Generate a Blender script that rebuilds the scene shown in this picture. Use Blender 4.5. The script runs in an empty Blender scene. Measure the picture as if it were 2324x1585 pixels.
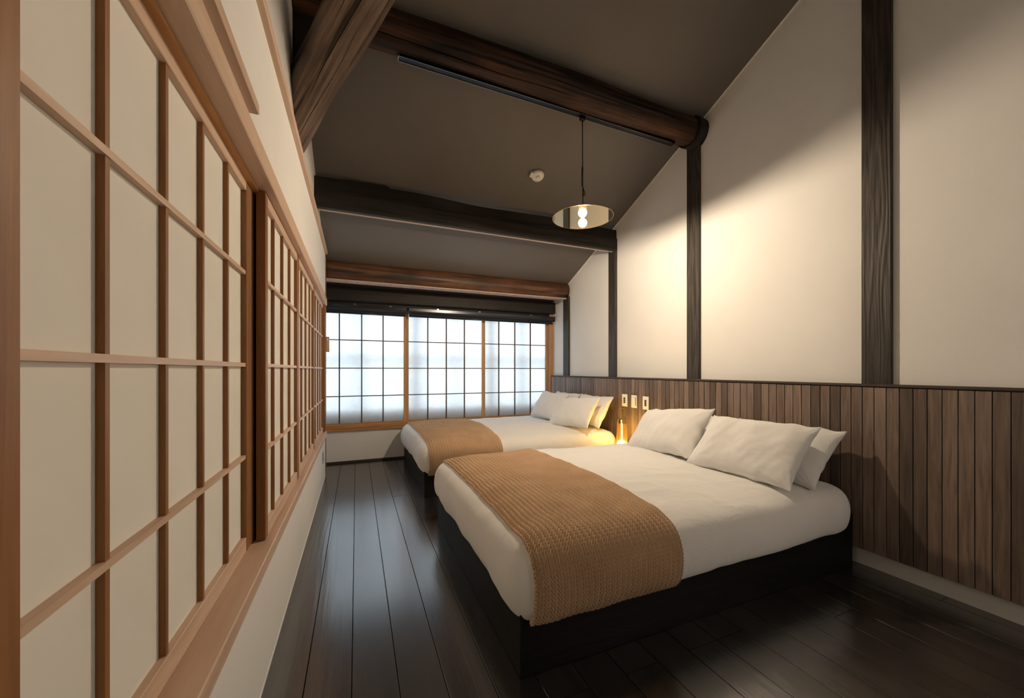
import bpy, bmesh, math, random
import numpy as np
from mathutils import Vector, Matrix, noise
from mathutils.bvhtree import BVHTree
random.seed(7)
S = bpy.context.scene
COL = S.collection
# ------------------------------------------------------------------ camera
YAW = math.radians(22.434)
cam_d = bpy.data.cameras.new('camera')
cam = bpy.data.objects.new('camera', cam_d); COL.objects.link(cam)
cam.location = (0, 0, 1.0)
cam.rotation_euler = (math.radians(90), 0, -YAW)
cam_d.sensor_width = 36; cam_d.sensor_fit = 'HORIZONTAL'
cam_d.lens = 36*855/2324
cam_d.shift_y = 47.5/2324
cam_d.clip_start = 0.02
S.camera = cam
# ------------------------------------------------------------------ view, world, lights
S.view_settings.view_transform = 'Standard'
S.view_settings.look = 'None'
S.view_settings.gamma = 1
S.view_settings.use_curve_mapping = False
S.view_settings.exposure = 0.12
W = bpy.data.worlds.new('world'); S.world = W; W.use_nodes = True
W.node_tree.nodes['Background'].inputs[0].default_value = (0.75, 0.86, 1.0, 1)
W.node_tree.nodes['Background'].inputs[1].default_value = 1.0
SKY_POWER = 120
BULB_STRENGTH = 2100
LANTERN_STRENGTH = 125
FILL_LAMP = 10
def area(name, loc, rot, sx, sy, power, colr):
    l = bpy.data.lights.new(name, 'AREA'); l.shape = 'RECTANGLE'; l.size = sx; l.size_y = sy
    l.energy = power; l.color = colr
    o = bpy.data.objects.new(name, l); o.location = loc; o.rotation_euler = rot; COL.objects.link(o)
    return o
# daylight outside the paper window
area('daylight_outside', (1.0, 5.75, 1.55), (math.radians(-90), 0, 0), 5.0, 2.6, SKY_POWER, (0.86, 0.94, 1.0))

# ------------------------------------------------------------------ helpers
def tag(o, label=None, cat=None, group=None, kind=None):
    if label: o['label'] = label
    if cat: o['category'] = cat
    if group: o['group'] = group
    if kind: o['kind'] = kind
    return o
def empty(name, loc=(0, 0, 0), label=None, cat=None, group=None, kind=None):
    o = bpy.data.objects.new(name, None); o.location = loc; o.empty_display_size = .05
    COL.objects.link(o); return tag(o, label, cat, group, kind)
def link(name, me, mat=None, parent=None, loc=None):
    if mat and not me.materials: me.materials.append(mat)
    o = bpy.data.objects.new(name, me); COL.objects.link(o)
    if parent:
        o.parent = parent
        pl = parent
        off = Vector((0, 0, 0))
        while pl: off += Vector(pl.location); pl = pl.parent
        # children keep world coordinates: subtract the parents' places
        o.location = (Vector(loc) if loc is not None else Vector((0, 0, 0))) - off
    elif loc is not None: o.location = loc
    return o
def bm_box(bm, x0, x1, y0, y1, z0, z1):
    v = [bm.verts.new(p) for p in ((x0,y0,z0),(x1,y0,z0),(x1,y1,z0),(x0,y1,z0),(x0,y0,z1),(x1,y0,z1),(x1,y1,z1),(x0,y1,z1))]
    for f in ((0,3,2,1),(4,5,6,7),(0,1,5,4),(1,2,6,5),(2,3,7,6),(3,0,4,7)): bm.faces.new([v[i] for i in f])
def me_boxes(boxes, bevel=0.0, name='boxes', seg=1):
    bm = bmesh.new()
    for b in boxes: bm_box(bm, *b)
    if bevel: bmesh.ops.bevel(bm, geom=bm.edges[:], offset=bevel, segments=seg, affect='EDGES', profile=.6)
    me = bpy.data.meshes.new(name); bm.to_mesh(me); bm.free(); return me
def box(name, b, mat, parent=None, bevel=0.0, seg=1):
    """one box, its mesh centred on its own place"""
    c = ((b[0]+b[1])/2, (b[2]+b[3])/2, (b[4]+b[5])/2)
    me = me_boxes([(b[0]-c[0], b[1]-c[0], b[2]-c[1], b[3]-c[1], b[4]-c[2], b[5]-c[2])], bevel, name, seg)
    return link(name, me, mat, parent, c)
def boxes(name, bs, mat, parent=None, bevel=0.0):
    return link(name, me_boxes(bs, bevel, name), mat, parent)
def me_grid(P, closed_u=False, name='grid', smooth=True):
    nu, nv = P.shape[:2]
    me = bpy.data.meshes.new(name)
    idx = np.arange(nu*nv).reshape(nu, nv)
    if closed_u: idx = np.vstack([idx, idx[:1]])
    q = np.stack([idx[:-1, :-1], idx[1:, :-1], idx[1:, 1:], idx[:-1, 1:]], -1).reshape(-1, 4)
    me.vertices.add(nu*nv); me.vertices.foreach_set('co', P.reshape(-1).astype(np.float32))
    me.loops.add(q.size); me.loops.foreach_set('vertex_index', q.reshape(-1).astype(np.int32))
    me.polygons.add(len(q)); me.polygons.foreach_set('loop_start', np.arange(0, q.size, 4, dtype=np.int32))
    me.polygons.foreach_set('use_smooth', np.full(len(q), smooth))
    me.update(calc_edges=True); me.validate(); return me
def me_lathe(prof, n=32, name='lathe', smooth=True):
    bm = bmesh.new(); rings = []
    for r, z in prof:
        if r < 1e-6: rings.append([bm.verts.new((0, 0, z))])
        else: rings.append([bm.verts.new((r*math.cos(2*math.pi*i/n), r*math.sin(2*math.pi*i/n), z)) for i in range(n)])
    for a, b in zip(rings, rings[1:]):
        for i in range(n):
            j = (i+1) % n
            vs = [a[i % len(a)], a[j % len(a)], b[j % len(b)], b[i % len(b)]]
            u = []
            for v in vs:
                if v not in u: u.append(v)
            if len(u) > 2: bm.faces.new(u)
    for f in bm.faces: f.smooth = smooth
    bmesh.ops.recalc_face_normals(bm, faces=bm.faces[:])
    me = bpy.data.meshes.new(name); bm.to_mesh(me); bm.free(); return me
def me_tube(pts, r, n=10, name='tube', cap=True):
    pts = [Vector(p) for p in pts]; bm = bmesh.new(); rings = []
    up = Vector((0.3, 0.2, 1)).normalized()
    for i, p in enumerate(pts):
        t = (pts[min(i+1, len(pts)-1)] - pts[max(i-1, 0)]).normalized()
        a = t.cross(up)
        if a.length < .1: a = t.cross(Vector((1, 0, 0)))
        a.normalize(); b = t.cross(a); rr = r[i] if isinstance(r, (list, tuple)) else r
        rings.append([bm.verts.new(p + (a*math.cos(2*math.pi*k/n) + b*math.sin(2*math.pi*k/n))*rr) for k in range(n)])
    for A, B in zip(rings, rings[1:]):
        for k in range(n):
            f = bm.faces.new((A[k], A[(k+1) % n], B[(k+1) % n], B[k])); f.smooth = True
    if cap: bm.faces.new(rings[0][::-1]); bm.faces.new(rings[-1])
    bmesh.ops.recalc_face_normals(bm, faces=bm.faces[:])
    me = bpy.data.meshes.new(name); bm.to_mesh(me); bm.free(); return me

# ------------------------------------------------------------------ materials
def new_mat(name):
    m = bpy.data.materials.new(name); m.use_nodes = True
    nt = m.node_tree; return m, nt, nt.nodes, nt.links, nt.nodes['Principled BSDF']
def plain(name, col, rough=.5, metal=0, spec=.5, **kw):
    m, nt, N, L, b = new_mat(name)
    b.inputs['Base Color'].default_value = (*col, 1); b.inputs['Roughness'].default_value = rough
    b.inputs['Metallic'].default_value = metal; b.inputs['Specular IOR Level'].default_value = spec
    for k, v in kw.items(): b.inputs[k].default_value = v
    return m
def texco(N, L, scale, jitter=0):
    tc = N.new('ShaderNodeTexCoord'); mp = N.new('ShaderNodeMapping'); mp.inputs['Scale'].default_value = scale
    if jitter:
        oi = N.new('ShaderNodeObjectInfo'); mu = N.new('ShaderNodeMath'); mu.operation = 'MULTIPLY'; mu.inputs[1].default_value = jitter
        L.new(oi.outputs['Random'], mu.inputs[0])
        va = N.new('ShaderNodeVectorMath'); va.operation = 'ADD'
        L.new(tc.outputs['Object'], va.inputs[0]); L.new(mu.outputs[0], va.inputs[1]); L.new(va.outputs[0], mp.inputs['Vector'])
    else: L.new(tc.outputs['Object'], mp.inputs['Vector'])
    return mp
def ramp(N, stops):
    r = N.new('ShaderNodeValToRGB'); e = r.color_ramp.elements
    e[0].position, e[0].color = stops[0][0], (*stops[0][1], 1)
    e[1].position, e[1].color = stops[-1][0], (*stops[-1][1], 1)
    for p, c in stops[1:-1]:
        x = e.new(p); x.color = (*c, 1)
    return r
def wood(name, dark, light, axis='Y', rough=.5, spec=.4, fine=1.0, bump=.15, jitter=13, cracks=0.0, vary=0.0, contrast=(.3, .7), rings=0.0, pits=0.0, bdist=.01, ior=1.5):
    m, nt, N, L, b = new_mat(name)
    s = {'X': (.9, 14, 14), 'Y': (14, .9, 14), 'Z': (14, 14, .9)}[axis]
    mp = texco(N, L, tuple(v*fine for v in s), jitter)
    n1 = N.new('ShaderNodeTexNoise'); n1.inputs['Scale'].default_value = 2.2; n1.inputs['Detail'].default_value = 6; n1.inputs['Roughness'].default_value = .62
    n1.inputs['Distortion'].default_value = .6
    L.new(mp.outputs[0], n1.inputs['Vector'])
    fac = n1.outputs['Fac']
    if rings:
        mp2 = texco(N, L, tuple(v*fine*.55 for v in s), jitter)
        n3 = N.new('ShaderNodeTexNoise'); n3.inputs['Scale'].default_value = .7; n3.inputs['Detail'].default_value = 2
        L.new(mp2.outputs[0], n3.inputs['Vector'])
        mm = N.new('ShaderNodeMath'); mm.operation = 'MULTIPLY'; mm.inputs[1].default_value = 90
        L.new(n3.outputs['Fac'], mm.inputs[0])
        sn = N.new('ShaderNodeMath'); sn.operation = 'SINE'; L.new(mm.outputs[0], sn.inputs[0])
        ma = N.new('ShaderNodeMath'); ma.operation = 'MULTIPLY_ADD'; ma.inputs[1].default_value = rings
        L.new(sn.outputs[0], ma.inputs[0]); L.new(fac, ma.inputs[2]); fac = ma.outputs[0]
    rp = ramp(N, [(contrast[0], dark), (contrast[1], light)])
    L.new(fac, rp.inputs[0]); colr = rp.outputs[0]
    if cracks:
        mp3 = texco(N, L, tuple(v*.8 for v in {'X': (.5, 16, 16), 'Y': (16, .5, 16), 'Z': (16, 16, .5)}[axis]), jitter)
        n4 = N.new('ShaderNodeTexNoise'); n4.inputs['Scale'].default_value = 1.6; n4.inputs['Detail'].default_value = 3
        L.new(mp3.outputs[0], n4.inputs['Vector'])
        rc = ramp(N, [(.36, (0, 0, 0)), (.42, (1, 1, 1))]); L.new(n4.outputs['Fac'], rc.inputs[0])
        mx = N.new('ShaderNodeMix'); mx.data_type = 'RGBA'; mx.blend_type = 'MULTIPLY'; mx.inputs[0].default_value = cracks
        L.new(colr, mx.inputs[6]); L.new(rc.outputs[0], mx.inputs[7]); colr = mx.outputs[2]
        # broad weathering
        n5 = N.new('ShaderNodeTexNoise'); n5.inputs['Scale'].default_value = 3.0; n5.inputs['Detail'].default_value = 4
        tc = N.new('ShaderNodeTexCoord'); L.new(tc.outputs['Object'], n5.inputs['Vector'])
        r5 = ramp(N, [(.35, (.35, .35, .35)), (.65, (1, 1, 1))]); L.new(n5.outputs['Fac'], r5.inputs[0])
        mx2 = N.new('ShaderNodeMix'); mx2.data_type = 'RGBA'; mx2.blend_type = 'MULTIPLY'; mx2.inputs[0].default_value = cracks
        L.new(colr, mx2.inputs[6]); L.new(r5.outputs[0], mx2.inputs[7]); colr = mx2.outputs[2]
    if vary:
        oi = N.new('ShaderNodeObjectInfo'); hs = N.new('ShaderNodeHueSaturation')
        mr = N.new('ShaderNodeMapRange'); mr.inputs['To Min'].default_value = 1-vary; mr.inputs['To Max'].default_value = 1+vary
        L.new(oi.outputs['Random'], mr.inputs['Value']); L.new(mr.outputs[0], hs.inputs['Value'])
        L.new(colr, hs.inputs['Color']); colr = hs.outputs[0]
    L.new(colr, b.inputs['Base Color'])
    hsrc = fac
    if pits:
        vo = N.new('ShaderNodeTexVoronoi'); vo.inputs['Scale'].default_value = 9
        tc2 = texco(N, L, (1.6, .8, 1), jitter); L.new(tc2.outputs[0], vo.inputs['Vector'])
        rv = ramp(N, [(.0, (0, 0, 0)), (.045, (1, 1, 1))]); L.new(vo.outputs['Distance'], rv.inputs[0])
        mm2 = N.new('ShaderNodeMath'); mm2.operation = 'MULTIPLY_ADD'; mm2.inputs[1].default_value = pits
        L.new(rv.outputs[0], mm2.inputs[0]); L.new(fac, mm2.inputs[2]); hsrc = mm2.outputs[0]
    b.inputs['Roughness'].default_value = rough; b.inputs['Specular IOR Level'].default_value = spec; b.inputs['IOR'].default_value = ior
    bp = N.new('ShaderNodeBump'); bp.inputs['Strength'].default_value = bump; bp.inputs['Distance'].default_value = bdist
    L.new(hsrc, bp.inputs['Height']); L.new(bp.outputs[0], b.inputs['Normal'])
    return m
def rough_surface(name, col, col2, scale=60, rough=.85, bump=.1, big=2.0, spec=.2, sheen=0):
    m, nt, N, L, b = new_mat(name)
    mp = texco(N, L, (1, 1, 1))
    n0 = N.new('ShaderNodeTexNoise'); n0.inputs['Scale'].default_value = big; n0.inputs['Detail'].default_value = 5
    L.new(mp.outputs[0], n0.inputs['Vector'])
    rp = ramp(N, [(.3, col), (.7, col2)]); L.new(n0.outputs['Fac'], rp.inputs[0]); L.new(rp.outputs[0], b.inputs['Base Color'])
    n1 = N.new('ShaderNodeTexNoise'); n1.inputs['Scale'].default_value = scale; n1.inputs['Detail'].default_value = 4
    L.new(mp.outputs[0], n1.inputs['Vector'])
    bp = N.new('ShaderNodeBump'); bp.inputs['Strength'].default_value = bump; bp.inputs['Distance'].default_value = .004
    L.new(n1.outputs['Fac'], bp.inputs['Height']); L.new(bp.outputs[0], b.inputs['Normal'])
    b.inputs['Roughness'].default_value = rough; b.inputs['Specular IOR Level'].default_value = spec
    if sheen: b.inputs['Sheen Weight'].default_value = sheen
    return m
M = {}
M['plaster'] = rough_surface('white_plaster', (.775, .76, .74), (.82, .805, .785), 220, .9, .12)
M['ceiling'] = rough_surface('dark_ceiling_paper', (.112, .098, .085), (.135, .12, .105), 260, .5, .3, 1.2, .6)
M['dark_wall'] = rough_surface('dark_brown_plaster', (.06, .045, .036), (.08, .06, .05), 200, .9, .1)
M['floor'] = wood('black_stained_boards', (.010, .009, .009), (.030, .026, .024), 'Y', .215, 1.0, 1.0, .38, 17, 0, .22, rings=.08, pits=1.0, bdist=.0016, ior=1.95)
M['joint'] = plain('floor_underlay', (.004, .004, .004), .9)
M['base'] = wood('black_bed_base_wood', (.003, .003, .003), (.009, .008, .008), 'X', .55, .22, 1.3, .2, 5)
M['dark_post'] = wood('charred_post_wood', (.018, .014, .011), (.065, .052, .042), 'Z', .5, .4, 1.6, .35, 9, 0, .1, rings=.12)
M['dark_beam'] = wood('black_beam_wood', (.010, .008, .007), (.030, .023, .019), 'X', .55, .35, .8, .3, 9, .5)
M['log'] = wood('old_brown_log', (.010, .006, .005), (.12, .048, .022), 'X', .55, .3, .55, .5, 9, .95, contrast=(.35, .68))
M['log_red'] = wood('reddish_log', (.028, .013, .008), (.21, .09, .042), 'X', .5, .4, .7, .35, 19, .8, contrast=(.3, .7))
M['log_grey'] = wood('weathered_log', (.10, .066, .048), (.32, .22, .16), 'X', .7, .25, 1.1, .6, 3, .8, contrast=(.3, .7))
M['raw_strip'] = wood('raw_pink_wood', (.42, .30, .25), (.55, .42, .36), 'X', .6, .3, .6, .05, 3)
M['screw'] = plain('dark_screw_hole', (.02, .015, .012), .6)
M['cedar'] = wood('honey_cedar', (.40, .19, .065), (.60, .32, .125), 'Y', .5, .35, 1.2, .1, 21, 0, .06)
M['cedar_z'] = wood('shaded_cedar_upright', (.22, .095, .032), (.34, .155, .057), 'Z', .5, .35, 1.2, .1, 21, 0, .06)  # cedar darkened: shade of the camera-side faces put into the colour
M['cedar_x'] = wood('honey_cedar_sill', (.38, .18, .06), (.55, .28, .11), 'X', .5, .35, 1.2, .1, 21, 0, .06)
M['cedar_window'] = wood('lit_cedar_window_frame', (.44, .24, .11), (.60, .36, .18), 'Z', .5, .35, 1.2, .1, 21, 0, .06)  # same cedar lightened: room light on the front faces put into the colour
M['lattice'] = plain('backlit_lattice_wood', (.085, .055, .036), .6)  # bars' backlit darkness against the paper is put into this colour
M['pale_wood'] = wood('pale_planed_wood', (.56, .38, .27), (.70, .51, .38), 'Y', .5, .35, 1.0, .08, 11, 0, .04)
M['slat'] = wood('walnut_slats', (.105, .074, .058), (.225, .165, .132), 'Z', .42, .4, 1.8, .12, 31, 0, .42)
M['cap'] = plain('slat_cap', (.05, .032, .024), .5)
def mat_linen():
    m = rough_surface('white_linen', (.80, .79, .775), (.84, .83, .815), 900, .9, .06, 1.5, .15, .1)
    N, L = m.node_tree.nodes, m.node_tree.links; b = N['Principled BSDF']
    old = [n for n in N if n.type == 'BUMP'][0]
    mp = texco(N, L, (9, 16, 9), 5); n = N.new('ShaderNodeTexNoise'); n.inputs['Scale'].default_value = 1; n.inputs['Detail'].default_value = 3; n.inputs['Distortion'].default_value = 1.2
    L.new(mp.outputs[0], n.inputs['Vector'])
    bp = N.new('ShaderNodeBump'); bp.inputs['Strength'].default_value = .35; bp.inputs['Distance'].default_value = .012
    L.new(n.outputs['Fac'], bp.inputs['Height']); L.new(old.outputs[0], bp.inputs['Normal']); L.new(bp.outputs[0], b.inputs['Normal'])
    return m
M['linen'] = mat_linen()
M['knit'] = rough_surface('caramel_knit', (.56, .375, .23), (.64, .44, .28), 1400, .85, .25, 7, .2, .15)
M['paper_wall'] = rough_surface('screen_paper', (.78, .76, .70), (.82, .80, .75), 90, .9, .05, 3)
M['black_metal'] = plain('black_metal', (.012, .012, .014), .35, .6)
M['grey_edge'] = plain('grey_aluminium', (.30, .31, .32), .3, .9)
M['blind'] = plain('navy_blind_fabric', (.022, .026, .038), .7)
M['blind_metal'] = plain('dark_blind_metal', (.06, .065, .08), .25, .8)
M['white_plastic'] = plain('white_plastic', (.80, .79, .76), .35)
M['grey_plastic'] = plain('grey_plastic', (.45, .45, .45), .4)
M['dark_plastic'] = plain('dark_plastic', (.035, .035, .045), .35)
M['brass'] = plain('brass', (.62, .42, .14), .25, 1)
M['cord'] = plain('black_cord', (.008, .008, .008), .6)
M['outer_frame'] = plain('outer_window_frame', (.10, .10, .11), .5)
M['outside'] = plain('grey_balcony', (.35, .36, .38), .8)
def mat_paper():
    m, nt, N, L, b = new_mat('backlit_paper'); N.remove(b)
    tr = N.new('ShaderNodeBsdfTranslucent'); tr.inputs[0].default_value = (.93, .95, .97, 1)
    df = N.new('ShaderNodeBsdfDiffuse'); df.inputs[0].default_value = (.85, .86, .87, 1)
    mp = texco(N, L, (1, 1, 1), 7); n = N.new('ShaderNodeTexNoise'); n.inputs['Scale'].default_value = 25; n.inputs['Detail'].default_value = 5
    L.new(mp.outputs[0], n.inputs['Vector']); r = ramp(N, [(.3, (.89, .91, .935)), (.7, (.96, .975, .985))]); L.new(n.outputs['Fac'], r.inputs[0])
    L.new(r.outputs[0], tr.inputs[0])
    mx = N.new('ShaderNodeMixShader'); mx.inputs[0].default_value = .25
    L.new(tr.outputs[0], mx.inputs[1]); L.new(df.outputs[0], mx.inputs[2]); L.new(mx.outputs[0], N['Material Output'].inputs[0]); return m
M['paper'] = mat_paper()
def mat_glass(name, tint, refl, rough=.02, trans=(.9, .9, .9)):
    m, nt, N, L, b = new_mat(name); N.remove(b)
    g = N.new('ShaderNodeBsdfGlossy'); g.inputs['Color'].default_value = (*tint, 1); g.inputs['Roughness'].default_value = rough
    t = N.new('ShaderNodeBsdfTransparent'); t.inputs[0].default_value = (*trans, 1)
    mx = N.new('ShaderNodeMixShader'); mx.inputs[0].default_value = refl
    L.new(t.outputs[0], mx.inputs[1]); L.new(g.outputs[0], mx.inputs[2]); L.new(mx.outputs[0], N['Material Output'].inputs[0]); return m
M['mirror_disc'] = mat_glass('amber_half_mirror', (.98, .86, .62), .78, .015, (.55, .42, .24))
M['amber_glass'] = mat_glass('amber_glass', (1, .85, .5), .10, .03, (.97, .80, .34))
def mat_amber():
    m, nt, N, L, b = new_mat('glowing_amber_glass'); N.remove(b)
    t = N.new('ShaderNodeBsdfTransparent'); t.inputs[0].default_value = (1.0, .74, .24, 1)
    u = N.new('ShaderNodeBsdfTranslucent'); u.inputs[0].default_value = (.95, .50, .06, 1)
    g = N.new('ShaderNodeBsdfGlossy'); g.inputs['Roughness'].default_value = .05
    a = N.new('ShaderNodeMixShader'); a.inputs[0].default_value = .035; L.new(t.outputs[0], a.inputs[1]); L.new(u.outputs[0], a.inputs[2])
    c = N.new('ShaderNodeMixShader'); c.inputs[0].default_value = .07; L.new(a.outputs[0], c.inputs[1]); L.new(g.outputs[0], c.inputs[2])
    L.new(c.outputs[0], N['Material Output'].inputs[0]); return m
M['amber_glass'] = mat_amber()
M['outer_glass'] = mat_glass('window_glass', (1, 1, 1), .05, .0, (.95, .97, .97))
def mat_emit(name, col, st):
    m, nt, N, L, b = new_mat(name); N.remove(b)
    e = N.new('ShaderNodeEmission'); e.inputs[0].default_value = (*col, 1); e.inputs[1].default_value = st
    L.new(e.outputs[0], N['Material Output'].inputs[0]); return m
M['bulb'] = mat_emit('warm_bulb', (1.0, .80, .57), BULB_STRENGTH)
M['lantern_glow'] = mat_emit('lantern_glow', (1.0, .76, .44), LANTERN_STRENGTH)

# ------------------------------------------------------------------ the room shell
LX, RX = -.272, 2.41          # faces of the left and right wall
WY = 4.42                     # window wall
BY = -1.7                     # wall behind the camera
def ceil_z(y): return 3.777 - .4275*y
def st(o): o['kind'] = 'structure'; return o
st(boxes('wall_left', [
    (-.62, LX, BY-.1, 3.96, -.05, .385),
    (-.62, LX, BY-.1, 3.96, 1.66, 2.095),
    (-.62, -.286, BY-.1, 3.96, 2.095, 4.6),
    (-.62, LX, BY-.1, .42, .385, 1.66),
    (-.62, -.40, .42, 3.96, .385, 1.66),
    (-.62, LX, 3.915, 3.96, .385, 1.66),
    (-.62, -.50, 3.96, WY+.1, -.05, 2.3)], M['plaster']))
st(boxes('wall_right', [(RX, RX+.15, BY-.1, WY+.1, -.05, 4.7)], M['plaster']))
st(boxes('wall_window', [
    (-.62, RX+.15, WY, WY+.14, .022, .345),
    (-.62, RX+.15, WY, WY+.14, 1.88, 2.05),
    (-.62, -.47, WY, WY+.14, .345, 1.88)], M['plaster']))
st(boxes('wall_back', [(-.62, RX+.15, BY-.12, BY, -.05, 4.75)], M['dark_wall']))
me = me_boxes([(-.62, RX+.15, BY-.12, WY+.14, 0, .12)])
for v in me.vertices: v.co.z += ceil_z(v.co.y)
st(link('ceiling', me, M['ceiling']))
fl = st(boxes('floor', [(-.62, RX+.15, BY-.1, WY+.14, -.12, -.018)], M['joint']))
# floorboards, each one an object
PW = .1385; X0 = -.152
cuts_fixed = {0: [3.11, 1.2-1.55], 1: [4.15, 2.2-2.0], 2: [3.115, -.6], 3: [4.3, -.2], 4: [3.105, -.75], 5: [4.0, .35]}
plank_mesh = {}
def plank_me(w, l):
    k = (round(w, 3), round(l, 2))
    if k not in plank_mesh:
        bm = bmesh.new(); bm_box(bm, -w/2, w/2, -l/2, l/2, -.018, 0)
        top = [e for e in bm.edges if all(v.co.z > -.001 for v in e.verts) and abs(e.verts[0].co.y-e.verts[1].co.y) > .01]
        bmesh.ops.bevel(bm, geom=top, offset=.0009, segments=1, affect='EDGES')
        m_ = bpy.data.meshes.new('plank'); bm.to_mesh(m_); bm.free(); m_.materials.append(M['floor']); plank_mesh[k] = m_
    return plank_mesh[k]
ncol = 0; x = X0 - PW
cols_x = []
while x < RX:
    xa = max(x, LX-.02); xb = min(x+PW, RX)
    if xb - xa > .02: cols_x.append((xa, xb))
    x += PW
rr = random.Random(3)
for i, (xa, xb) in enumerate(cols_x):
    if i in cuts_fixed: cuts = cuts_fixed[i]
    else:
        a = rr.choice([3.11, 4.1, 2.6, 3.6]); cuts = [a, a-rr.choice([1.8, 2.2, 2.6]), a-4.2]
    ys = sorted([y for y in cuts if BY+.1 < y < WY-.1] + [BY, WY])
    for ya, yb in zip(ys, ys[1:]):
        w = xb-xa-.0022; l = yb-ya-.002
        link('plank', plank_me(w, l), None, fl, ((xa+xb)/2, (ya+yb)/2, rr.uniform(-.0003, 0)))
# thin light bead where plaster meets ceiling on both sides, and low bead at the floor
def slope_strip(name, x0, x1, y0, y1, drop, mat):
    me = me_boxes([(x0, x1, y0, y1, -drop, .002)])
    for v in me.vertices: v.co.z += ceil_z(v.co.y)
    return st(link(name, me, mat))
slope_strip('trim_1', RX-.006, RX, BY, WY, .006, M['plaster'])
slope_strip('trim_2', -.286, -.280, 2.3, 3.95, .006, M['plaster'])
st(box('trim_3', (LX-.004, LX+.022, BY, 3.93, 2.083, 2.112), M['pale_wood'], bevel=.003))      # picture-rail strip on left wall
st(box('baseboard_left', (LX, LX+.003, BY, 3.96, 0, .007), M['plaster']))
st(boxes('baseboard_window', [(-.5, RX, WY-.004, WY+.1, -.01, .022)], M['cap']))
st(box('trim_4', (-.30, LX+.006, 3.955, 3.985, 0, ceil_z(3.985)-.01), M['cedar_z'], bevel=.002))      # slim cedar edge post
# dark timber head over the window
st(box('trim_5', (-.5, RX, 4.34, WY+.02, 1.735, 1.875), M['dark_beam'], bevel=.006))
# upright at the left wall, top end out of view
t = box('wall_post', (-.30, -.185, 2.09, 2.22, 2.46, ceil_z(2.07)-.05), M['dark_beam'], bevel=.008)
tag(t, 'black timber upright in the shadows behind the diagonal log', 'post')

# ------------------------------------------------------------------ shoji screens
def screen_window(x0, x1, bars, label, sx0=.035, sx1=.035, y=WY+.02):
    z0, z1 = .41, 1.685
    r = empty('shoji_screen', ((x0+x1)/2, y, z0), label, 'screen', 'paper screens of the window')
    yb = y+.028
    box('stile', (x0, x0+sx0, y, yb, z0, z1), M['cedar_window'], r, .0015)
    box('stile', (x1-sx1, x1, y, yb, z0, z1), M['cedar_window'], r, .0015)
    box('bottom_rail', (x0+sx0, x1-sx1, y, yb, z0-.004, z0+.012), M['cedar_x'], r, .001)
    box('top_rail', (x0+sx0, x1-sx1, y, yb, z1-.04, z1), M['cedar_x'], r, .0015)
    zs = [.714, 1.019, 1.324]
    for b in bars: box('vertical_bar', (b-.0062, b+.0062, y+.006, y+.020, z0+.012, z1-.04), M['lattice'], r)
    for z in zs: box('cross_bar', (x0+sx0, x1-sx1, y+.0085, y+.020, z-.0050, z+.0050), M['lattice'], r)
    xs = [x0+sx0] + list(bars) + [x1-sx1]; zz = [z0+.012] + zs + [z1-.04]
    for a, b in zip(xs, xs[1:]):
        for c, d in zip(zz, zz[1:]):
            box('paper_pane', (a, b, y+.0202, y+.0208, c, d), M['paper'], r)
    return r
screen_window(-.43, .527, [-.17-.223, -.17, .053, .276], 'leftmost paper screen of the bright window, ending at the left wall', .02, .028)
screen_window(.527, 1.468, [.772, .991, 1.213], 'middle paper screen of the bright window, above the far bed', .026, .034, WY+.022)
screen_window(1.468, 2.35, [1.658, 1.877, 2.097], 'rightmost paper screen of the bright window, beside the headboard wall', .006, .034, WY+.021)
w1 = st(empty('window_1', (1, WY, .38)))
box('sill', (-.47, RX, WY-.035, WY+.06, .348, .410), M['cedar_x'], w1, .003)
box('sill_groove', (-.47, RX, WY-.0352, WY-.034, .372, .375), M['cap'], w1)
box('jamb', (2.355, RX, WY-.02, WY+.06, .41, 1.735), M['cedar_window'], w1, .003)
box('head', (-.47, RX, WY-.005, WY+.07, 1.68, 1.74), M['dark_beam'], w1, .002)
# outer glazed window behind the paper
yo = WY+.12
for z, h in ((.30, .26), (1.10, .035), (1.66, .06)):
    box('outer_rail', (-.5, RX+.1, yo, yo+.03, z, z+h), M['outer_frame'], w1)
for x, w in ((-.49, .04), (.02, .03), (.60, .07), (1.10, .025), (1.52, .08), (1.96, .05), (2.36, .06)):
    box('outer_stile', (x, x+w, yo, yo+.03, .3, 1.72), M['outer_frame'], w1)
box('glass', (-.5, RX+.1, yo+.012, yo+.016, .3, 1.7), M['outer_glass'], w1)
box('balcony_ledge', (-1.5, 3.6, 5.0, 5.04, -.6, .47), M['outside'], w1)

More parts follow.
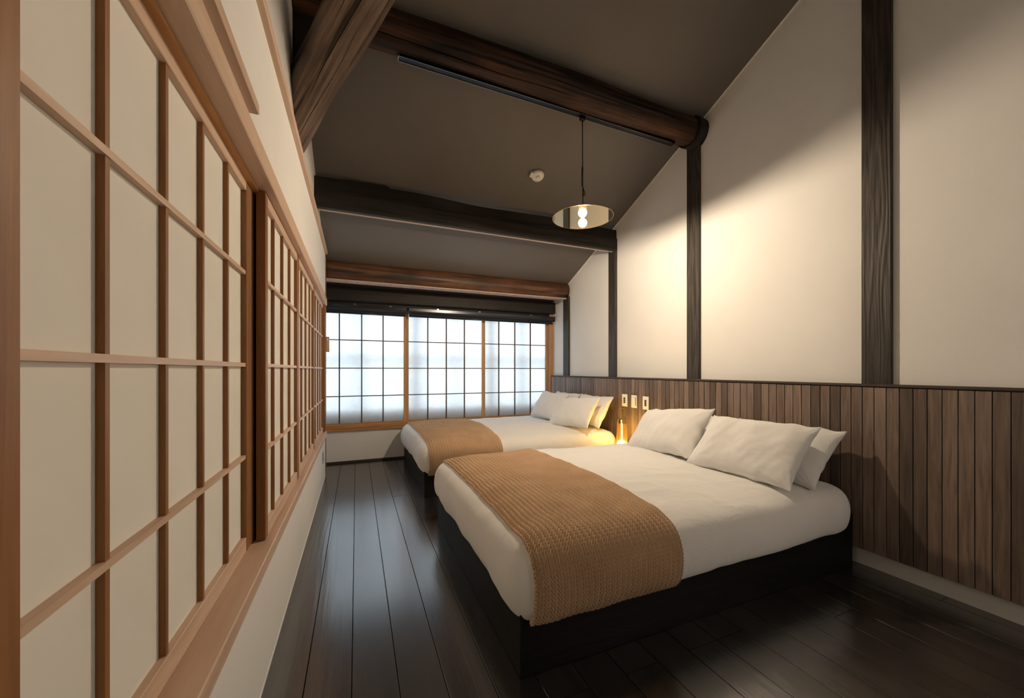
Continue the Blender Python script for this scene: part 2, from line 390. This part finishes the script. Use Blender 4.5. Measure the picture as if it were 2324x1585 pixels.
# left wall opening with sliding screens
w2 = st(empty('window_2', (-.29, 2.1, .4)))
box('header', (-.40, LX+.018, .42, 3.915, 1.60, 1.662), M['pale_wood'], w2, .003)
box('header_groove', (-.36, LX-.03, .42, 3.90, 1.592, 1.60), M['cedar'], w2)
box('sill', (-.40, LX+.018, .42, 3.915, .385, .428), M['pale_wood'], w2, .003)
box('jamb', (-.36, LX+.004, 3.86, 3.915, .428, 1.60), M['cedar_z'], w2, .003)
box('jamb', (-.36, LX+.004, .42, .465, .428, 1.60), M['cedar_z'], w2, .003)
def screen_left(y0, y1, bars, label, xf=-.281, sw=.035, sw2=.035):
    z0, z1 = .43, 1.598; xb = xf-.028
    r = empty('sliding_screen', (xf-.014, (y0+y1)/2, z0), label, 'screen', 'sliding paper screens along the left wall')
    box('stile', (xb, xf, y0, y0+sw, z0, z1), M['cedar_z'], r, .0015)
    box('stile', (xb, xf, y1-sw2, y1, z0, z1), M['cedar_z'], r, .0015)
    box('bottom_rail', (xb, xf-.001, y0+sw, y1-sw2, z0, z0+.045), M['pale_wood'], r, .0015)
    box('top_rail', (xb, xf-.001, y0+sw, y1-sw2, z1-.035, z1), M['pale_wood'], r, .0015)
    zs = [.727, 1.016, 1.305]
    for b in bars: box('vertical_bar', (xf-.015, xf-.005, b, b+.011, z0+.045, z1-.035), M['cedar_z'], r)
    for z in zs: box('cross_bar', (xf-.0152, xf-.003, y0+sw, y1-sw2, z-.006, z+.006), M['pale_wood'], r)
    ys = [y0+sw] + [b+.005 for b in bars] + [y1-sw2]; zz = [z0+.045] + zs + [z1-.035]
    for a, b in zip(ys, ys[1:]):
        for c, d in zip(zz, zz[1:]):
            box('paper_pane', (xf-.0165, xf-.0155, a, b, c, d), M['paper_wall'], r)
    return r
screen_left(1.482, 2.246, [1.65, 1.836, 2.022], 'nearer full sliding paper screen on the left wall, four bays')
screen_left(2.246, 3.05, [2.44, 2.635, 2.84], 'middle sliding paper screen on the left wall')
screen_left(3.05, 3.86, [3.22, 3.42, 3.62], 'farthest sliding paper screen, next to the window corner')
screen_left(.50, 1.60, [.70, .88, 1.06, 1.24], 'nearest sliding paper screen, on the rear track at the picture edge', -.318, .04, .19)
o = box('rail_board', (LX, -.242, .30, 1.2, 1.687, 1.714), M['pale_wood'], None, .002)
tag(o, 'short planed wooden board fixed above the nearest screen on the left wall', 'board')
# small fittings on the left side
o = empty('wall_outlet', (LX+.002, 3.66, .24), 'small dark slotted outlet low on the left wall near the window corner', 'outlet')
box('plate', (LX, LX+.005, 3.62, 3.70, .19, .29), M['grey_plastic'], o, .001)
box('slot', (LX+.005, LX+.0065, 3.645, 3.675, .21, .27), M['dark_plastic'], o)
o = empty('small_wooden_tag', (-.25, 3.99, 1.2), 'small pale wooden block fixed on the corner post beside the window', 'hook')
box('block', (LX+.006, -.238, 3.965, 3.98, 1.17, 1.315), M['pale_wood'], o, .002)
box('clip', (LX+.010, -.246, 3.962, 3.965, 1.28, 1.295), M['white_plastic'], o)

# ------------------------------------------------------------------ posts and beams
for (ya, yb), lab in (((2.089, 2.204), 'dark wooden post on the right wall under the big round log beam'),
                 ((3.081, 3.195), 'dark wooden post on the right wall under the squared black beam'),
                 ((3.984, 4.109), 'short dark wooden post on the right wall closest to the window'),
                 ((.985, 1.10), 'dark wooden post on the right wall nearest the camera')):
    zt = {2.089: 2.75, 3.081: 2.21, 3.984: 1.90, 0.985: ceil_z(1.10)-.01}[ya]
    o = box('wall_pillar', (2.388, RX+.01, ya, yb, .3, zt), M['dark_post'], None, .002)
    tag(o, lab, 'post', 'dark posts on the right wall')
def log_me(p0, p1, r0, r1, flat_bottom=None, n=40, seg=60, wob=.012, seed=0, bend=0.0, cracks=(), name='log'):
    """round log; its mesh runs along its own X axis starting at p0, with long drying cracks cut in"""
    p0, p1 = Vector(p0), Vector(p1); Lg = (p1-p0).length
    P = np.zeros((n, seg+1, 3))
    for i in range(seg+1):
        s = i/seg; r = r0+(r1-r0)*s
        cy = wob*.8*noise.noise(Vector((s*2.5, seed, 0))); cz = wob*.8*noise.noise(Vector((s*2.5, seed, 5))) + bend*math.sin(math.pi*s)
        for k in range(n):
            th = 2*math.pi*k/n
            q = r + wob*noise.noise(Vector((math.cos(th)*1.3, math.sin(th)*1.3, s*3+seed))) + wob*.25*noise.noise(Vector((math.cos(th)*6, math.sin(th)*6, s*5+seed*2)))
            for (tc, s0, s1, dep, wid) in cracks:
                if s0 < s < s1:
                    c = math.radians(tc) + .10*noise.noise(Vector((s*6, tc, seed)))
                    d = abs((th-c+math.pi) % (2*math.pi)-math.pi)*r
                    env = min(1, (s-s0)/.06, (s1-s)/.06)
                    if d < wid: q -= dep*env*(1-d/wid)
            z = cz + math.sin(th)*q
            if flat_bottom is not None: z = max(z, flat_bottom-p0.z)
            P[k, i] = (s*Lg, cy + math.cos(th)*q, z)
    me = me_grid(P, True, name)
    bm = bmesh.new(); bm.from_mesh(me)
    bm.verts.ensure_lookup_table(); m1 = seg+1
    bm.faces.new([bm.verts[k*m1] for k in range(n)]); bm.faces.new([bm.verts[k*m1+seg] for k in range(n)][::-1])
    bmesh.ops.recalc_face_normals(bm, faces=bm.faces[:]); bm.to_mesh(me); bm.free()
    return me
def log_obj(name, p0, p1, r0, r1, mat, parent=None, **kw):
    o = link(name, log_me(p0, p1, r0, r1, **kw), mat, parent, p0)
    o.rotation_euler = (Vector(p1)-Vector(p0)).to_track_quat('X', 'Z').to_euler(); return o
# beam 1: thick round log carrying the lighting track
r = empty('log_beam', (1.0, 2.12, 2.8), 'thick dark-brown round log beam across the upper ceiling, with lighting track below', 'beam', 'ceiling beams')
log_obj('log', (-.30, 2.115, 2.835), (2.33, 2.125, 2.802), .096, .100, M['log'], r, seed=1, wob=.016, n=300, seg=110, cracks=((235, .05, .6, .016, .003), (205, .3, .8, .010, .0025)))
log_obj('log_end', (2.325, 2.125, 2.80), (RX+.01, 2.125, 2.80), .110, .108, M['dark_beam'], r, seed=4, wob=.006, seg=6)
# beam 2: squared black beam
r = empty('squared_beam', (1.0, 3.1, 2.3), 'squared black timber beam across the ceiling behind the pendant lamp', 'beam', 'ceiling beams')
def rough_plank(x0, x1, y0, y1, z0, z1, seed):
    n = 60; P = np.zeros((8, n+1, 3))
    for i in range(n+1):
        x = x0+(x1-x0)*i/n
        w = lambda q, a=.004: a*noise.noise(Vector((x*2.2, seed, q)))
        tz = z1 + .02*noise.noise(Vector((x*1.5, seed, 9))) + (.02 if x < .25 else 0)
        prof = [(y0+w(1), z0), (y0+w(2), z0+.115), (y0+.006, z0+.118), (y0+.008+w(3, .01), z0+.125), (y0+.012+w(5, .014), tz), (y1, tz), (y1, z0+.05), (y1-.004, z0)]
        for k, (y, z) in enumerate(prof): P[k, i] = (x, y, z)
    me = me_grid(P, True, 'beam', smooth=False)
    bm = bmesh.new(); bm.from_mesh(me); bm.verts.ensure_lookup_table(); m1 = n+1
    bm.faces.new([bm.verts[k*m1] for k in range(8)]); bm.faces.new([bm.verts[k*m1+n] for k in range(8)][::-1])
    bmesh.ops.recalc_face_normals(bm, faces=bm.faces[:]); bm.to_mesh(me); bm.free(); return me
link('timber', rough_plank(-.285, RX, 3.078, 3.14, 2.193, 2.41, 3), M['dark_beam'], r)
box('edge_strip', (-.28, RX-.02, 3.118, 3.141, 2.189, 2.1925), M['raw_strip'], r)
# beam 3: reddish log with raw flat underside
r = empty('log_beam', (1.0, 4.06, 1.95), 'reddish-brown log beam low over the window with a pale flat underside', 'beam', 'ceiling beams')
log_obj('log', (-.285, 4.065, 1.968), (RX-.012, 4.065, 1.968), .098, .095, M['log_red'], r, flat_bottom=1.882, seed=7, wob=.01)
ub = box('underside_board', (-.28, RX-.03, 4.01, 4.12, 1.868, 1.8815), M['raw_strip'], r, .001)
for i in range(24):
    x = -.1+i*.105
    if x < 2.2: box('screw_hole', (x, x+.012, 4.03, 4.045, 1.8672, 1.868), M['screw'], ub)
# diagonal log
P0 = Vector((-.50, 2.60, 2.165)); P1 = Vector((.455, .95, 2.87))
o = log_obj('diagonal_log', P0, P1, .100, .108, M['log_grey'], seed=12, wob=.02, bend=.02, n=560, seg=170, cracks=((300, .42, 1.0, .03, .0035), (322, .25, .75, .022, .0026), (275, .2, .5, .014, .0018), (250, .3, .62, .012, .0016), (338, .3, .6, .012, .0018), (228, .45, .85, .010, .0016)))
tag(o, 'weathered brown diagonal log rising from the left wall into the upper corner', 'beam', 'ceiling beams')

# ------------------------------------------------------------------ lighting track, pendant, smoke detector
r = empty('lighting_track', (1.2, 2.15, 2.69), 'long black lighting track fixed under the round log beam', 'track')
X0t, X1t = .215, 2.165
box('rail', (X0t, X1t, 2.135, 2.172, 2.692, 2.712), M['black_metal'], r, .001)
box('lip', (X0t, X1t, 2.1335, 2.1355, 2.688, 2.691), M['grey_edge'], r)
box('lip', (X0t, X1t, 2.1700, 2.1722, 2.688, 2.691), M['grey_edge'], r)
box('end_cap', (X0t-.005, X0t, 2.134, 2.173, 2.690, 2.712), M['grey_edge'], r, .001)
box('end_cap', (X1t, X1t+.035, 2.135, 2.172, 2.690, 2.712), M['black_metal'], r, .001)
r.rotation_euler = (0, .013, 0); r.location.z += .012
PX, PY, PZ = 1.402, 2.155, 2.022
r = empty('pendant_lamp', (PX, PY, PZ), 'pendant lamp with flat amber mirror disc and bare glowing bulb on black cord', 'lamp')
dsc = link('disc', me_lathe([(0, .002), (.1995, .002), (.1995, -.002), (0, -.002)], 96, 'disc', False), M['mirror_disc'], r, (PX, PY, PZ))
link('rim', me_lathe([(.1995, .002), (.2015, .002), (.2015, -.002), (.1995, -.002), (.1995, .002)], 96, 'rim'), M['brass'], dsc, (PX, PY, PZ))
link('bulb', me_lathe([(0, -.028)] + [(.027*math.cos(a), .027*math.sin(a)) for a in [math.radians(d) for d in range(-80, 61, 10)]] + [(.011, .027)], 32, 'bulb'), M['bulb'], r, (PX, PY, PZ-.036))
link('socket', me_lathe([(0, .0), (.012, 0), (.012, .03), (.008, .045), (0, .045)], 20, 'socket'), M['brass'], r, (PX, PY, PZ+.004))
ZT = 2.696
crd = link('cord', me_tube([(PX, PY, PZ+.045), (PX+.002, PY, PZ+.12), (PX, PY, PZ+.3), (PX-.001, PY, ZT)], .0035, 8, 'cord'), M['cord'], r)
link('cord_loop', me_tube([(PX-.005, PY-.003, PZ+.34), (PX-.009, PY-.004, PZ+.29), (PX-.007, PY-.004, PZ+.22), (PX+.004, PY-.004, PZ+.19), (PX+.016, PY-.004, PZ+.165),
     (PX+.016, PY-.004, PZ+.150), (PX+.006, PY-.004, PZ+.145), (PX+.002, PY-.004, PZ+.17), (PX-.004, PY-.005, PZ+.215), (PX-.014, PY-.005, PZ+.205)], .0032, 8, 'loop'), M['cord'], crd)
link('cord_knot', me_tube([(PX-.004, PY-.003, PZ+.22), (PX-.004, PY-.003, PZ+.30), (PX-.002, PY-.002, PZ+.335)], .0065, 10, 'knot'), M['cord'], crd)
box('track_adaptor', (PX-.018, PX+.018, PY-.014, PY+.014, ZT-.022, ZT+.006), M['black_metal'], r, .003)
# smoke detector on the sloped ceiling
sd = Vector((1.366, 2.765, 2.595)); sd.z = ceil_z(sd.y)
r = empty('smoke_detector', sd, 'round white smoke detector on the dark sloped ceiling', 'detector')
r.rotation_euler = (math.pi - math.atan(.4275), 0, 0)
def child_local(name, me, mat, parent, loc=(0, 0, 0)):
    if not me.materials: me.materials.append(mat)
    o = bpy.data.objects.new(name, me); COL.objects.link(o); o.parent = parent; o.location = loc; return o
child_local('body', me_lathe([(0, 0), (.052, 0), (.052, .016), (.047, .026), (.03, .030), (0, .030)], 40), M['white_plastic'], r)
child_local('sensor', me_lathe([(.02, .030), (.02, .042), (.016, .046), (0, .046)], 28), M['white_plastic'], r)
child_local('mounting_plate', me_boxes([(-.066, -.04, -.022, .022, 0, .022)], .002), M['white_plastic'], r)

# ------------------------------------------------------------------ roller blinds
def blind(x0, x1, label, zt=1.690):
    r = empty('roller_blind', ((x0+x1)/2, 4.375, zt), label, 'blind', 'roller blinds rolled up over the window')
    y = 4.355
    def rod(name, rad, a, b, yy, z, mat):
        o = link(name, me_lathe([(0, a), (rad, a), (rad, b), (0, b)], 24, name), mat, r, (0, yy, z))
        for p in o.data.polygons: p.use_smooth = abs(p.normal.z) < .9
        o.rotation_euler = (0, math.radians(90), 0); return o
    rod('roll', .026, x0+.012, x1-.012, y+.012, zt-.028, M['blind'])
    box('fascia', (x0, x1, y-.016, y-.012, zt-.030, zt+.004), M['blind_metal'], r, .0015)
    box('bracket', (x0, x0+.010, y-.016, y+.040, zt-.055, zt+.008), M['blind_metal'], r, .001)
    box('bracket', (x1-.010, x1, y-.016, y+.040, zt-.055, zt+.008), M['blind_metal'], r, .001)
    box('fabric', (x0+.014, x1-.014, y+.034, y+.0355, zt-.075, zt-.028), M['blind'], r)
    rod('bottom_bar', .009, x0+.014, x1-.014, y+.020, zt-.084, M['blind_metal'])
    for q in (.18, .45, .82):
        xx = x0+(x1-x0)*q
        box('ceiling_clip', (xx-.012, xx+.012, y-.005, y+.02, zt+.004, zt+.016), M['grey_edge'], r, .001)
blind(-.46, .527, 'shorter dark roller blind rolled up over the left part of the window')
blind(.535, 2.40, 'longer dark roller blind rolled up over the middle and right of the window')

# ------------------------------------------------------------------ headboard panelling
r = empty('headboard_panel', (2.385, 2.4, .1), 'long wall headboard of narrow upright walnut slats behind both beds', 'headboard')
SW = .0468; ye = 4.36; SX = 2.361
sm = me_boxes([(-.007, .007, -SW/2+.0014, SW/2-.0014, -.41, .41)], .0012, 'slat'); sm.materials.append(M['slat'])
k = 0; y = ye
while y - SW > .35:
    link('slat', sm, None, r, (SX+.008+random.Random(k).uniform(-.0008, .0008), y-SW/2, .503)); y -= SW; k += 1
box('backing', (2.376, 2.40, y, ye, .09, .918), M['cap'], r)
box('top_cap', (2.356, 2.40, y, ye+.004, .918, .930), M['cap'], r, .001)
box('end_board', (2.36, 2.40, ye, ye+.012, .09, .928), M['slat'], r)

# switch plates
def plate(y0, z0, sockets, name, label, cat):
    h, w = .116, .073
    r = empty(name, (2.358, y0-w/2, z0), label, cat, 'white plates on the slatted headboard')
    pl = box('plate', (2.352, 2.361, y0-w, y0, z0, z0+h), M['white_plastic'], r, .0015)
    if sockets:
        for q in range(3):
            box('module', (2.3505, 2.352, y0-w/2-.012, y0-w/2+.012, z0+.030+q*.019, z0+.030+q*.019+.017), M['dark_plastic'], pl, .0008)
    else:
        box('rocker', (2.349, 2.352, y0-w/2-.020, y0-w/2+.022, z0+.018, z0+.098), M['white_plastic'], pl, .001)
        box('rocker_gap', (2.3495, 2.352, y0-w/2-.0245, y0-w/2-.0205, z0+.018, z0+.098), M['dark_plastic'], pl)
    return r
plate(2.936, .654, True, 'socket_plate', 'white plate with three dark modules, leftmost of the three, nearer the far bed', 'outlet')
plate(2.804, .652, False, 'light_switch', 'plain white rocker switch plate in the middle of the three', 'switch')
plate(2.654, .650, True, 'socket_plate', 'white plate with three dark modules, rightmost, touching the near pillow outline', 'outlet')

# ------------------------------------------------------------------ beds
def rounded_rect(A, B, rc, n):
    """n points evenly along a rounded rectangle, with outward normals"""
    L1, L2, La = 2*(A-rc), 2*(B-rc), math.pi*rc/2
    tot = 2*L1+2*L2+4*La; out = []
    for i in range(n):
        s = tot*i/n
        segs = [('l', (-A+rc, -B), (1, 0), L1, (0, -1)), ('a', (A-rc, -B+rc), -90, La), ('l', (A, -B+rc), (0, 1), L2, (1, 0)), ('a', (A-rc, B-rc), 0, La),
                ('l', (A-rc, B), (-1, 0), L1, (0, 1)), ('a', (-A+rc, B-rc), 90, La), ('l', (-A, B-rc), (0, -1), L2, (-1, 0)), ('a', (-A+rc, -B+rc), 180, La)]
        for g in segs:
            if s <= g[3]: break
            s -= g[3]
        if g[0] == 'l': out.append((g[1][0]+g[2][0]*s, g[1][1]+g[2][1]*s, g[4][0], g[4][1]))
        else:
            a = math.radians(g[2]) + s/rc; out.append((g[1][0]+rc*math.cos(a), g[1][1]+rc*math.sin(a), math.cos(a), math.sin(a)))
    return out
PROF = [(.085, .205), (.06, .190), (.035, .187), (.014, .205), (.003, .245), (0, .290), (.004, .330), (.018, .366), (.042, .395), (.075, .413), (.115, .425)]
def duvet_me(seed):
    A, B = .94, .7225; n = 420
    per = rounded_rect(A, B, .118, n)
    prof = []
    for (a, b) in zip(PROF, PROF[1:]):
        for q in range(4): prof.append((a[0]+(b[0]-a[0])*q/4, a[1]+(b[1]-a[1])*q/4))
    prof.append(PROF[-1])
    e = np.array(prof)
    for _ in range(4): e[1:-1] = (e[:-2]+2*e[1:-1]+e[2:])/4
    nt = 52
    P = np.zeros((n, len(e)+nt, 3))
    for i, (px, py, nx, ny) in enumerate(per):
        for j, (off, z) in enumerate(e):
            k = max(0, 1-(z-.187)/.2)
            fold = noise.noise(Vector((px*4.5, py*4.5, seed+1)))*.014*k + noise.noise(Vector((px*13, py*13, seed+z*2)))*.006*k
            zz = z + noise.noise(Vector((px*2.6, py*2.6, seed+20)))*.016*k
            puff = noise.noise(Vector((px*1.7, py*1.7, seed+3+z*3)))*.010
            P[i, j] = (px-nx*(off-fold-puff), py-ny*(off-fold-puff), zz)
        qx, qy = px-nx*e[-1][0], py-ny*e[-1][0]
        for j in range(nt):
            s = 1-(j+1)/nt; x, y = qx*s, qy*s
            P[i, len(e)+j] = (x, y, e[-1][1] + .030*(1-s**3))
    # surface undulation over the top
    for i in range(n):
        for j in range(P.shape[1]):
            x, y, z = P[i, j]
            if z > .33:
                w = min(1, (z-.33)/.08)
                d = noise.noise(Vector((x*2.3, y*2.0, seed)))*.014
                d += noise.noise(Vector((x*5+y*1.5, y*11, seed+8)))*.0045
                rdg = 1-abs(noise.noise(Vector((x*3+y*2, y*6-x*2, seed+14))))*2.2
                d += max(0, rdg-.55)*.010
                P[i, j, 2] += d*w
    return me_grid(P, True, 'duvet')
def smooth_mesh(me): pass
def knit_me(duv, seed):
    """throw laid over the duvet: coarse cloth snapped onto the duvet, then knitted relief"""
    bm = bmesh.new(); bm.from_mesh(duv); bvh = BVHTree.FromBMesh(bm)
    B = .7225; x0, x1 = -1.3925+.515, -1.3925+1.125
    path = [(-(B-.030), .183), (-(B-.008), .215), (-B, .28), (-B+.002, .32), (-B+.018, .366), (-B+.045, .40), (-B+.09, .425), (-B+.2, .44), (-.3, .455), (0, .46)]
    path = path + [(-a, b) for a, b in path[::-1][1:]]
    pa = np.array(path); seg = np.r_[0, np.cumsum(np.hypot(*np.diff(pa, axis=0).T))]
    NL = 240; NW = 40
    sv = np.linspace(0, seg[-1], NL); py = np.interp(sv, seg, pa[:, 0]); pz = np.interp(sv, seg, pa[:, 1])
    G = np.zeros((NW, NL, 3)); 
    for i in range(NW):
        u = i/(NW-1)
        for j in range(NL):
            wav = .003*noise.noise(Vector((sv[j]*3, 3, seed+(5 if u < .5 else 9))))
            x = x0 + (x1-x0)*u + wav
            p = Vector((x, py[j], pz[j]))
            hit = bvh.find_nearest(p)
            q, nn = hit[0], hit[1]
            if abs(py[j]) > B-.035 and pz[j] < .22: q = Vector((x, q.y, pz[j]+.006*noise.noise(Vector((x*9, seed, 1)))))
            G[i, j] = q
    for _ in range(8):
        G[1:-1, 1:-1] = (G[:-2, 1:-1]+G[2:, 1:-1]+G[1:-1, :-2]+G[1:-1, 2:]+2*G[1:-1, 1:-1])/6
    ncol = 27; nrow = int(seg[-1]/.0135)
    U = ncol*12+1; V = nrow*8+1
    ui = np.linspace(0, NW-1, U); vi = np.linspace(0, NL-1, V)
    def up(G, axis, idx):
        a = np.floor(idx).astype(int).clip(0, G.shape[axis]-2); f = idx-a
        sh = [1, 1, 1]; sh[axis] = -1; f = f.reshape(sh)
        return np.take(G, a, axis)*(1-f)+np.take(G, a+1, axis)*f
    H = up(up(G, 0, ui), 1, vi)
    du = np.gradient(H, axis=0); dv = np.gradient(H, axis=1); N = np.cross(du, dv)
    N /= np.maximum(np.linalg.norm(N, axis=2, keepdims=True), 1e-12)
    cc = np.linspace(0, ncol, U)[:, None]; rv = np.linspace(0, nrow, V)[None, :]
    hu = np.abs((cc % 1)-.5)*2                    # 0 in the middle of a column, 1 between columns
    ph = rv + 1.5*hu
    strand = np.abs(np.sin(np.pi*ph))**.8
    env = np.sin(np.pi*np.clip(hu, .0, 1))**.5
    h = .0085*strand*(.5+.5*env) + .004*(1-hu)*0
    edge = np.minimum(np.linspace(0, 1, U), np.linspace(1, 0, U))[:, None]
    H2 = H + N*(.0055 + h)[:, :, None]*np.where(N[..., 2:3].mean() >= 0, 1, -1)
    # fold edges down to the duvet so the cloth reads as solid
    H2[0] = H[0]; H2[-1] = H[-1]; H2[:, 0] = H[:, 0]-N[:, 0]*.0; H2[:, -1] = H[:, -1]
    bm.free()
    return me_grid(H2, False, 'knitted_throw')
def make_bed(cy, label, seed, me_d):
    r = empty('bed', (1.4, cy, 0), label, 'bed', 'double beds with black bases')
    by0, by1 = cy-.6745, cy+.6745
    box('front_board', (.492, 2.34, by0, by0+.025, .0, .27), M['base'], r, .002)
    box('back_board', (.492, 2.34, by1-.025, by1, .0, .27), M['base'], r, .002)
    box('foot_board', (.490, .515, by0+.001, by1-.001, .0, .268), M['base'], r, .002)
    box('mattress_deck', (.51, 2.34, by0+.02, by1-.02, .20, .268), M['base'], r)
    link('duvet', me_d, M['linen'], r, (1.3925, cy, 0))
    return r
CY1, CY2 = 1.7875, 3.6475
dm1 = duvet_me(2.0); dm2 = duvet_me(31.0)
make_bed(CY1, 'near double bed with white duvet and black base, in the foreground', 2, dm1)
make_bed(CY2, 'far double bed with white duvet and black base, below the window', 3, dm2)
k1 = knit_me(dm1, 4); k2 = knit_me(dm2, 40)
o = link('knitted_throw', k1, M['knit'], None, (1.3925, CY1, 0)); tag(o, 'caramel chunky-knit throw laid across the foot of the near bed', 'throw', 'knitted throws')
o = link('knitted_throw', k2, M['knit'], None, (1.3925, CY2, 0)); tag(o, 'caramel chunky-knit throw laid across the foot of the far bed', 'throw', 'knitted throws')

# ------------------------------------------------------------------ pillows
def pillow_me(w, h, t, seed):
    nu, nv = 72, 52
    def side(sgn):
        P = np.zeros((nu, nv, 3))
        for i in range(nu):
            for j in range(nv):
                u = math.sin((i/(nu-1)-.5)*math.pi); v = math.sin((j/(nv-1)-.5)*math.pi)
                f = max(0, (1-abs(u)**2.6))**.55 * max(0, (1-abs(v)**2.6))**.55
                pin = .075
                x = w/2*u*(1-pin*(1-v*v)*abs(u)**3*.8); z = h/2*v*(1-pin*1.3*(1-u*u)*abs(v)**3)
                x += .010*noise.noise(Vector((u*2, v*3, seed)))*abs(u)**4; z += .012*noise.noise(Vector((u*4, v*2, seed+4)))*abs(v)**4
                wr = .012*noise.noise(Vector((x*9, z*9, seed+sgn)))*f + .006*noise.noise(Vector((x*24+z*9, z*14, seed+7)))*f**.5
                rad = math.hypot(abs(u)-1, abs(v)-1)
                wr += .006*math.sin(18*math.atan2(1-abs(v)+.01, 1-abs(u)+.01))*math.exp(-rad*5)*f**.3
                P[i, j] = (x, sgn*(t/2*f+.0015)+wr, z)
        return P
    bm = bmesh.new()
    for sgn in (-1, 1):
        me = me_grid(side(sgn), False, 'p'); bm.from_mesh(me); bpy.data.meshes.remove(me)
    n = nu*nv; bm.verts.ensure_lookup_table()
    ring = [i*nv for i in range(nu)] + [(nu-1)*nv+j for j in range(1, nv)] + [i*nv+nv-1 for i in range(nu-2, -1, -1)] + [j for j in range(nv-2, 0, -1)]
    for a, b in zip(ring, ring[1:]+ring[:1]):
        f = bm.faces.new((bm.verts[a], bm.verts[b], bm.verts[b+n], bm.verts[a+n])); f.smooth = True
    bmesh.ops.remove_doubles(bm, verts=bm.verts[:], dist=1e-5)
    bmesh.ops.recalc_face_normals(bm, faces=bm.faces[:])
    me = bpy.data.meshes.new('pillow'); bm.to_mesh(me); bm.free(); me.materials.append(M['linen'])
    for p in me.polygons: p.use_smooth = True
    return me
PM = [pillow_me(.575, .375, .155, a) for a in (1, 8, 15)] + [pillow_me(.53, .345, .14, 23), pillow_me(.55, .34, .13, 30)]
PR = -5
def pillow(k, base, top, yaw, roll, label, bedname):
    """base and top are the midpoints of the lower and upper edge; width runs along Y"""
    base, top = Vector(base), Vector(top)
    U = (top-base).normalized(); Wd = Vector((math.sin(math.radians(yaw)), math.cos(math.radians(yaw)), 0))
    Wd = (Wd - U*Wd.dot(U)).normalized(); Nn = U.cross(Wd)
    m = Matrix((Wd, Nn, U)).transposed().to_4x4()
    m = m @ Matrix.Rotation(math.radians(roll), 4, 'Y')
    m.translation = base + U*.178
    o = bpy.data.objects.new('pillow', PM[k]); COL.objects.link(o); o.matrix_world = m
    tag(o, label, 'pillow', 'white pillows on the '+bedname)
    return o
pillow(0, (1.83, 1.93, .455), (2.075, 2.00, .735), 3, PR, 'white front pillow on the near bed, nearer the glowing lantern', 'near bed')
pillow(1, (1.83, 1.385, .45), (2.075, 1.415, .72), -2, PR*.6, 'white front pillow on the near bed, at the right picture side', 'near bed')
pillow(2, (2.03, 2.02, .425), (2.26, 2.02, .655), 0, 0, 'white back pillow on the near bed behind the one next to the lantern', 'near bed')
pillow(1, (2.03, 1.40, .43), (2.26, 1.40, .66), 0, 0, 'white back pillow on the near bed, hidden behind the right front pillow', 'near bed')
pillow(3, (1.87, 3.17, .445), (2.07, 3.235, .72), -12, 1, 'white front pillow on the far bed, on the side of the lantern', 'far bed')
pillow(4, (1.92, 3.79, .452), (2.09, 3.79, .72), -3, 0, 'white front pillow on the far bed, next to the window', 'far bed')
pillow(4, (2.11, 3.25, .44), (2.26, 3.25, .70), 0, 0, 'white back pillow on the far bed, beside the lantern', 'far bed')
pillow(3, (2.10, 3.82, .445), (2.27, 3.82, .70), 0, 0, 'white back pillow on the far bed in the corner by the window', 'far bed')

# ------------------------------------------------------------------ bedside ledge and lantern
r = empty('bedside_ledge', (2.15, 2.72, 0), 'low dark bedside ledge between the two beds, carrying the lantern', 'table')
box('top', (2.13, 2.35, 2.53, 2.80, .296, .318), M['base'], r, .002)
box('side_panel', (2.14, 2.34, 2.54, 2.56, 0, .296), M['base'], r)
box('side_panel', (2.14, 2.34, 2.77, 2.79, 0, .296), M['base'], r)
LXx, LYy, LZ = 2.19, 2.735, .318
r = empty('lantern', (LXx, LYy, LZ), 'glowing amber glass lantern with brass collar and tall wire handle', 'lantern')
link('glass_body', me_lathe([(.052, .012), (.050, .03), (.046, .10), (.043, .17), (.040, .205), (.034, .212)], 48), M['amber_glass'], r, (LXx, LYy, LZ))
link('base', me_lathe([(0, 0), (.055, 0), (.056, .006), (.052, .012), (0, .012)], 48), M['brass'], r, (LXx, LYy, LZ))
link('light_ring', me_lathe([(0, .0125), (.044, .0125), (.042, .020), (0, .020)], 40), M['lantern_glow'], r, (LXx, LYy, LZ))
link('light_rod', me_lathe([(0, .02), (.0045, .02), (.0045, .205), (0, .205)], 16), M['lantern_glow'], r, (LXx, LYy, LZ))
clr = link('collar', me_lathe([(.030, .208), (.043, .208), (.043, .214), (.036, .216), (.036, .238), (.030, .242), (0, .242)], 48), M['brass'], r, (LXx, LYy, LZ))
link('finial', me_lathe([(0, .242), (.005, .242), (.005, .252), (0, .254)], 16), M['brass'], clr, (LXx, LYy, LZ))
hp = []
for a in ((-.031, .222), (-.031, .30), (-.030, .328), (-.024, .336), (0, .337), (.024, .336), (.030, .328), (.031, .30), (.031, .222)):
    hp.append((LXx+a[0]*math.cos(YAW), LYy-a[0]*math.sin(YAW), LZ+a[1]))
link('handle', me_tube(hp, .0028, 8), M['brass'], clr)


# ------------------------------------------------------------------ added fill lamp, unseen behind the camera, to brighten the near bed's side
BL = (1.9, -1.0, 1.15)
r = empty('added_fill_lantern', (BL[0], BL[1], 0), 'added round paper fill lamp, unseen behind the camera, brightening the near bed', 'lamp')
link('shade', me_lathe([(0, -.22)] + [(.22*math.cos(a), .22*math.sin(a)) for a in [math.radians(d) for d in range(-80, 81, 10)]] + [(0, .22)], 32), mat_emit('fill_lamp_paper', (1.0, .86, .70), FILL_LAMP), r, BL)
link('pole', me_tube([(BL[0], BL[1], .02), (BL[0], BL[1], BL[2]-.2)], .008, 12), M['black_metal'], r)
link('foot', me_lathe([(0, 0), (.14, 0), (.14, .012), (.02, .02), (0, .02)], 32), M['black_metal'], r, (BL[0], BL[1], 0))
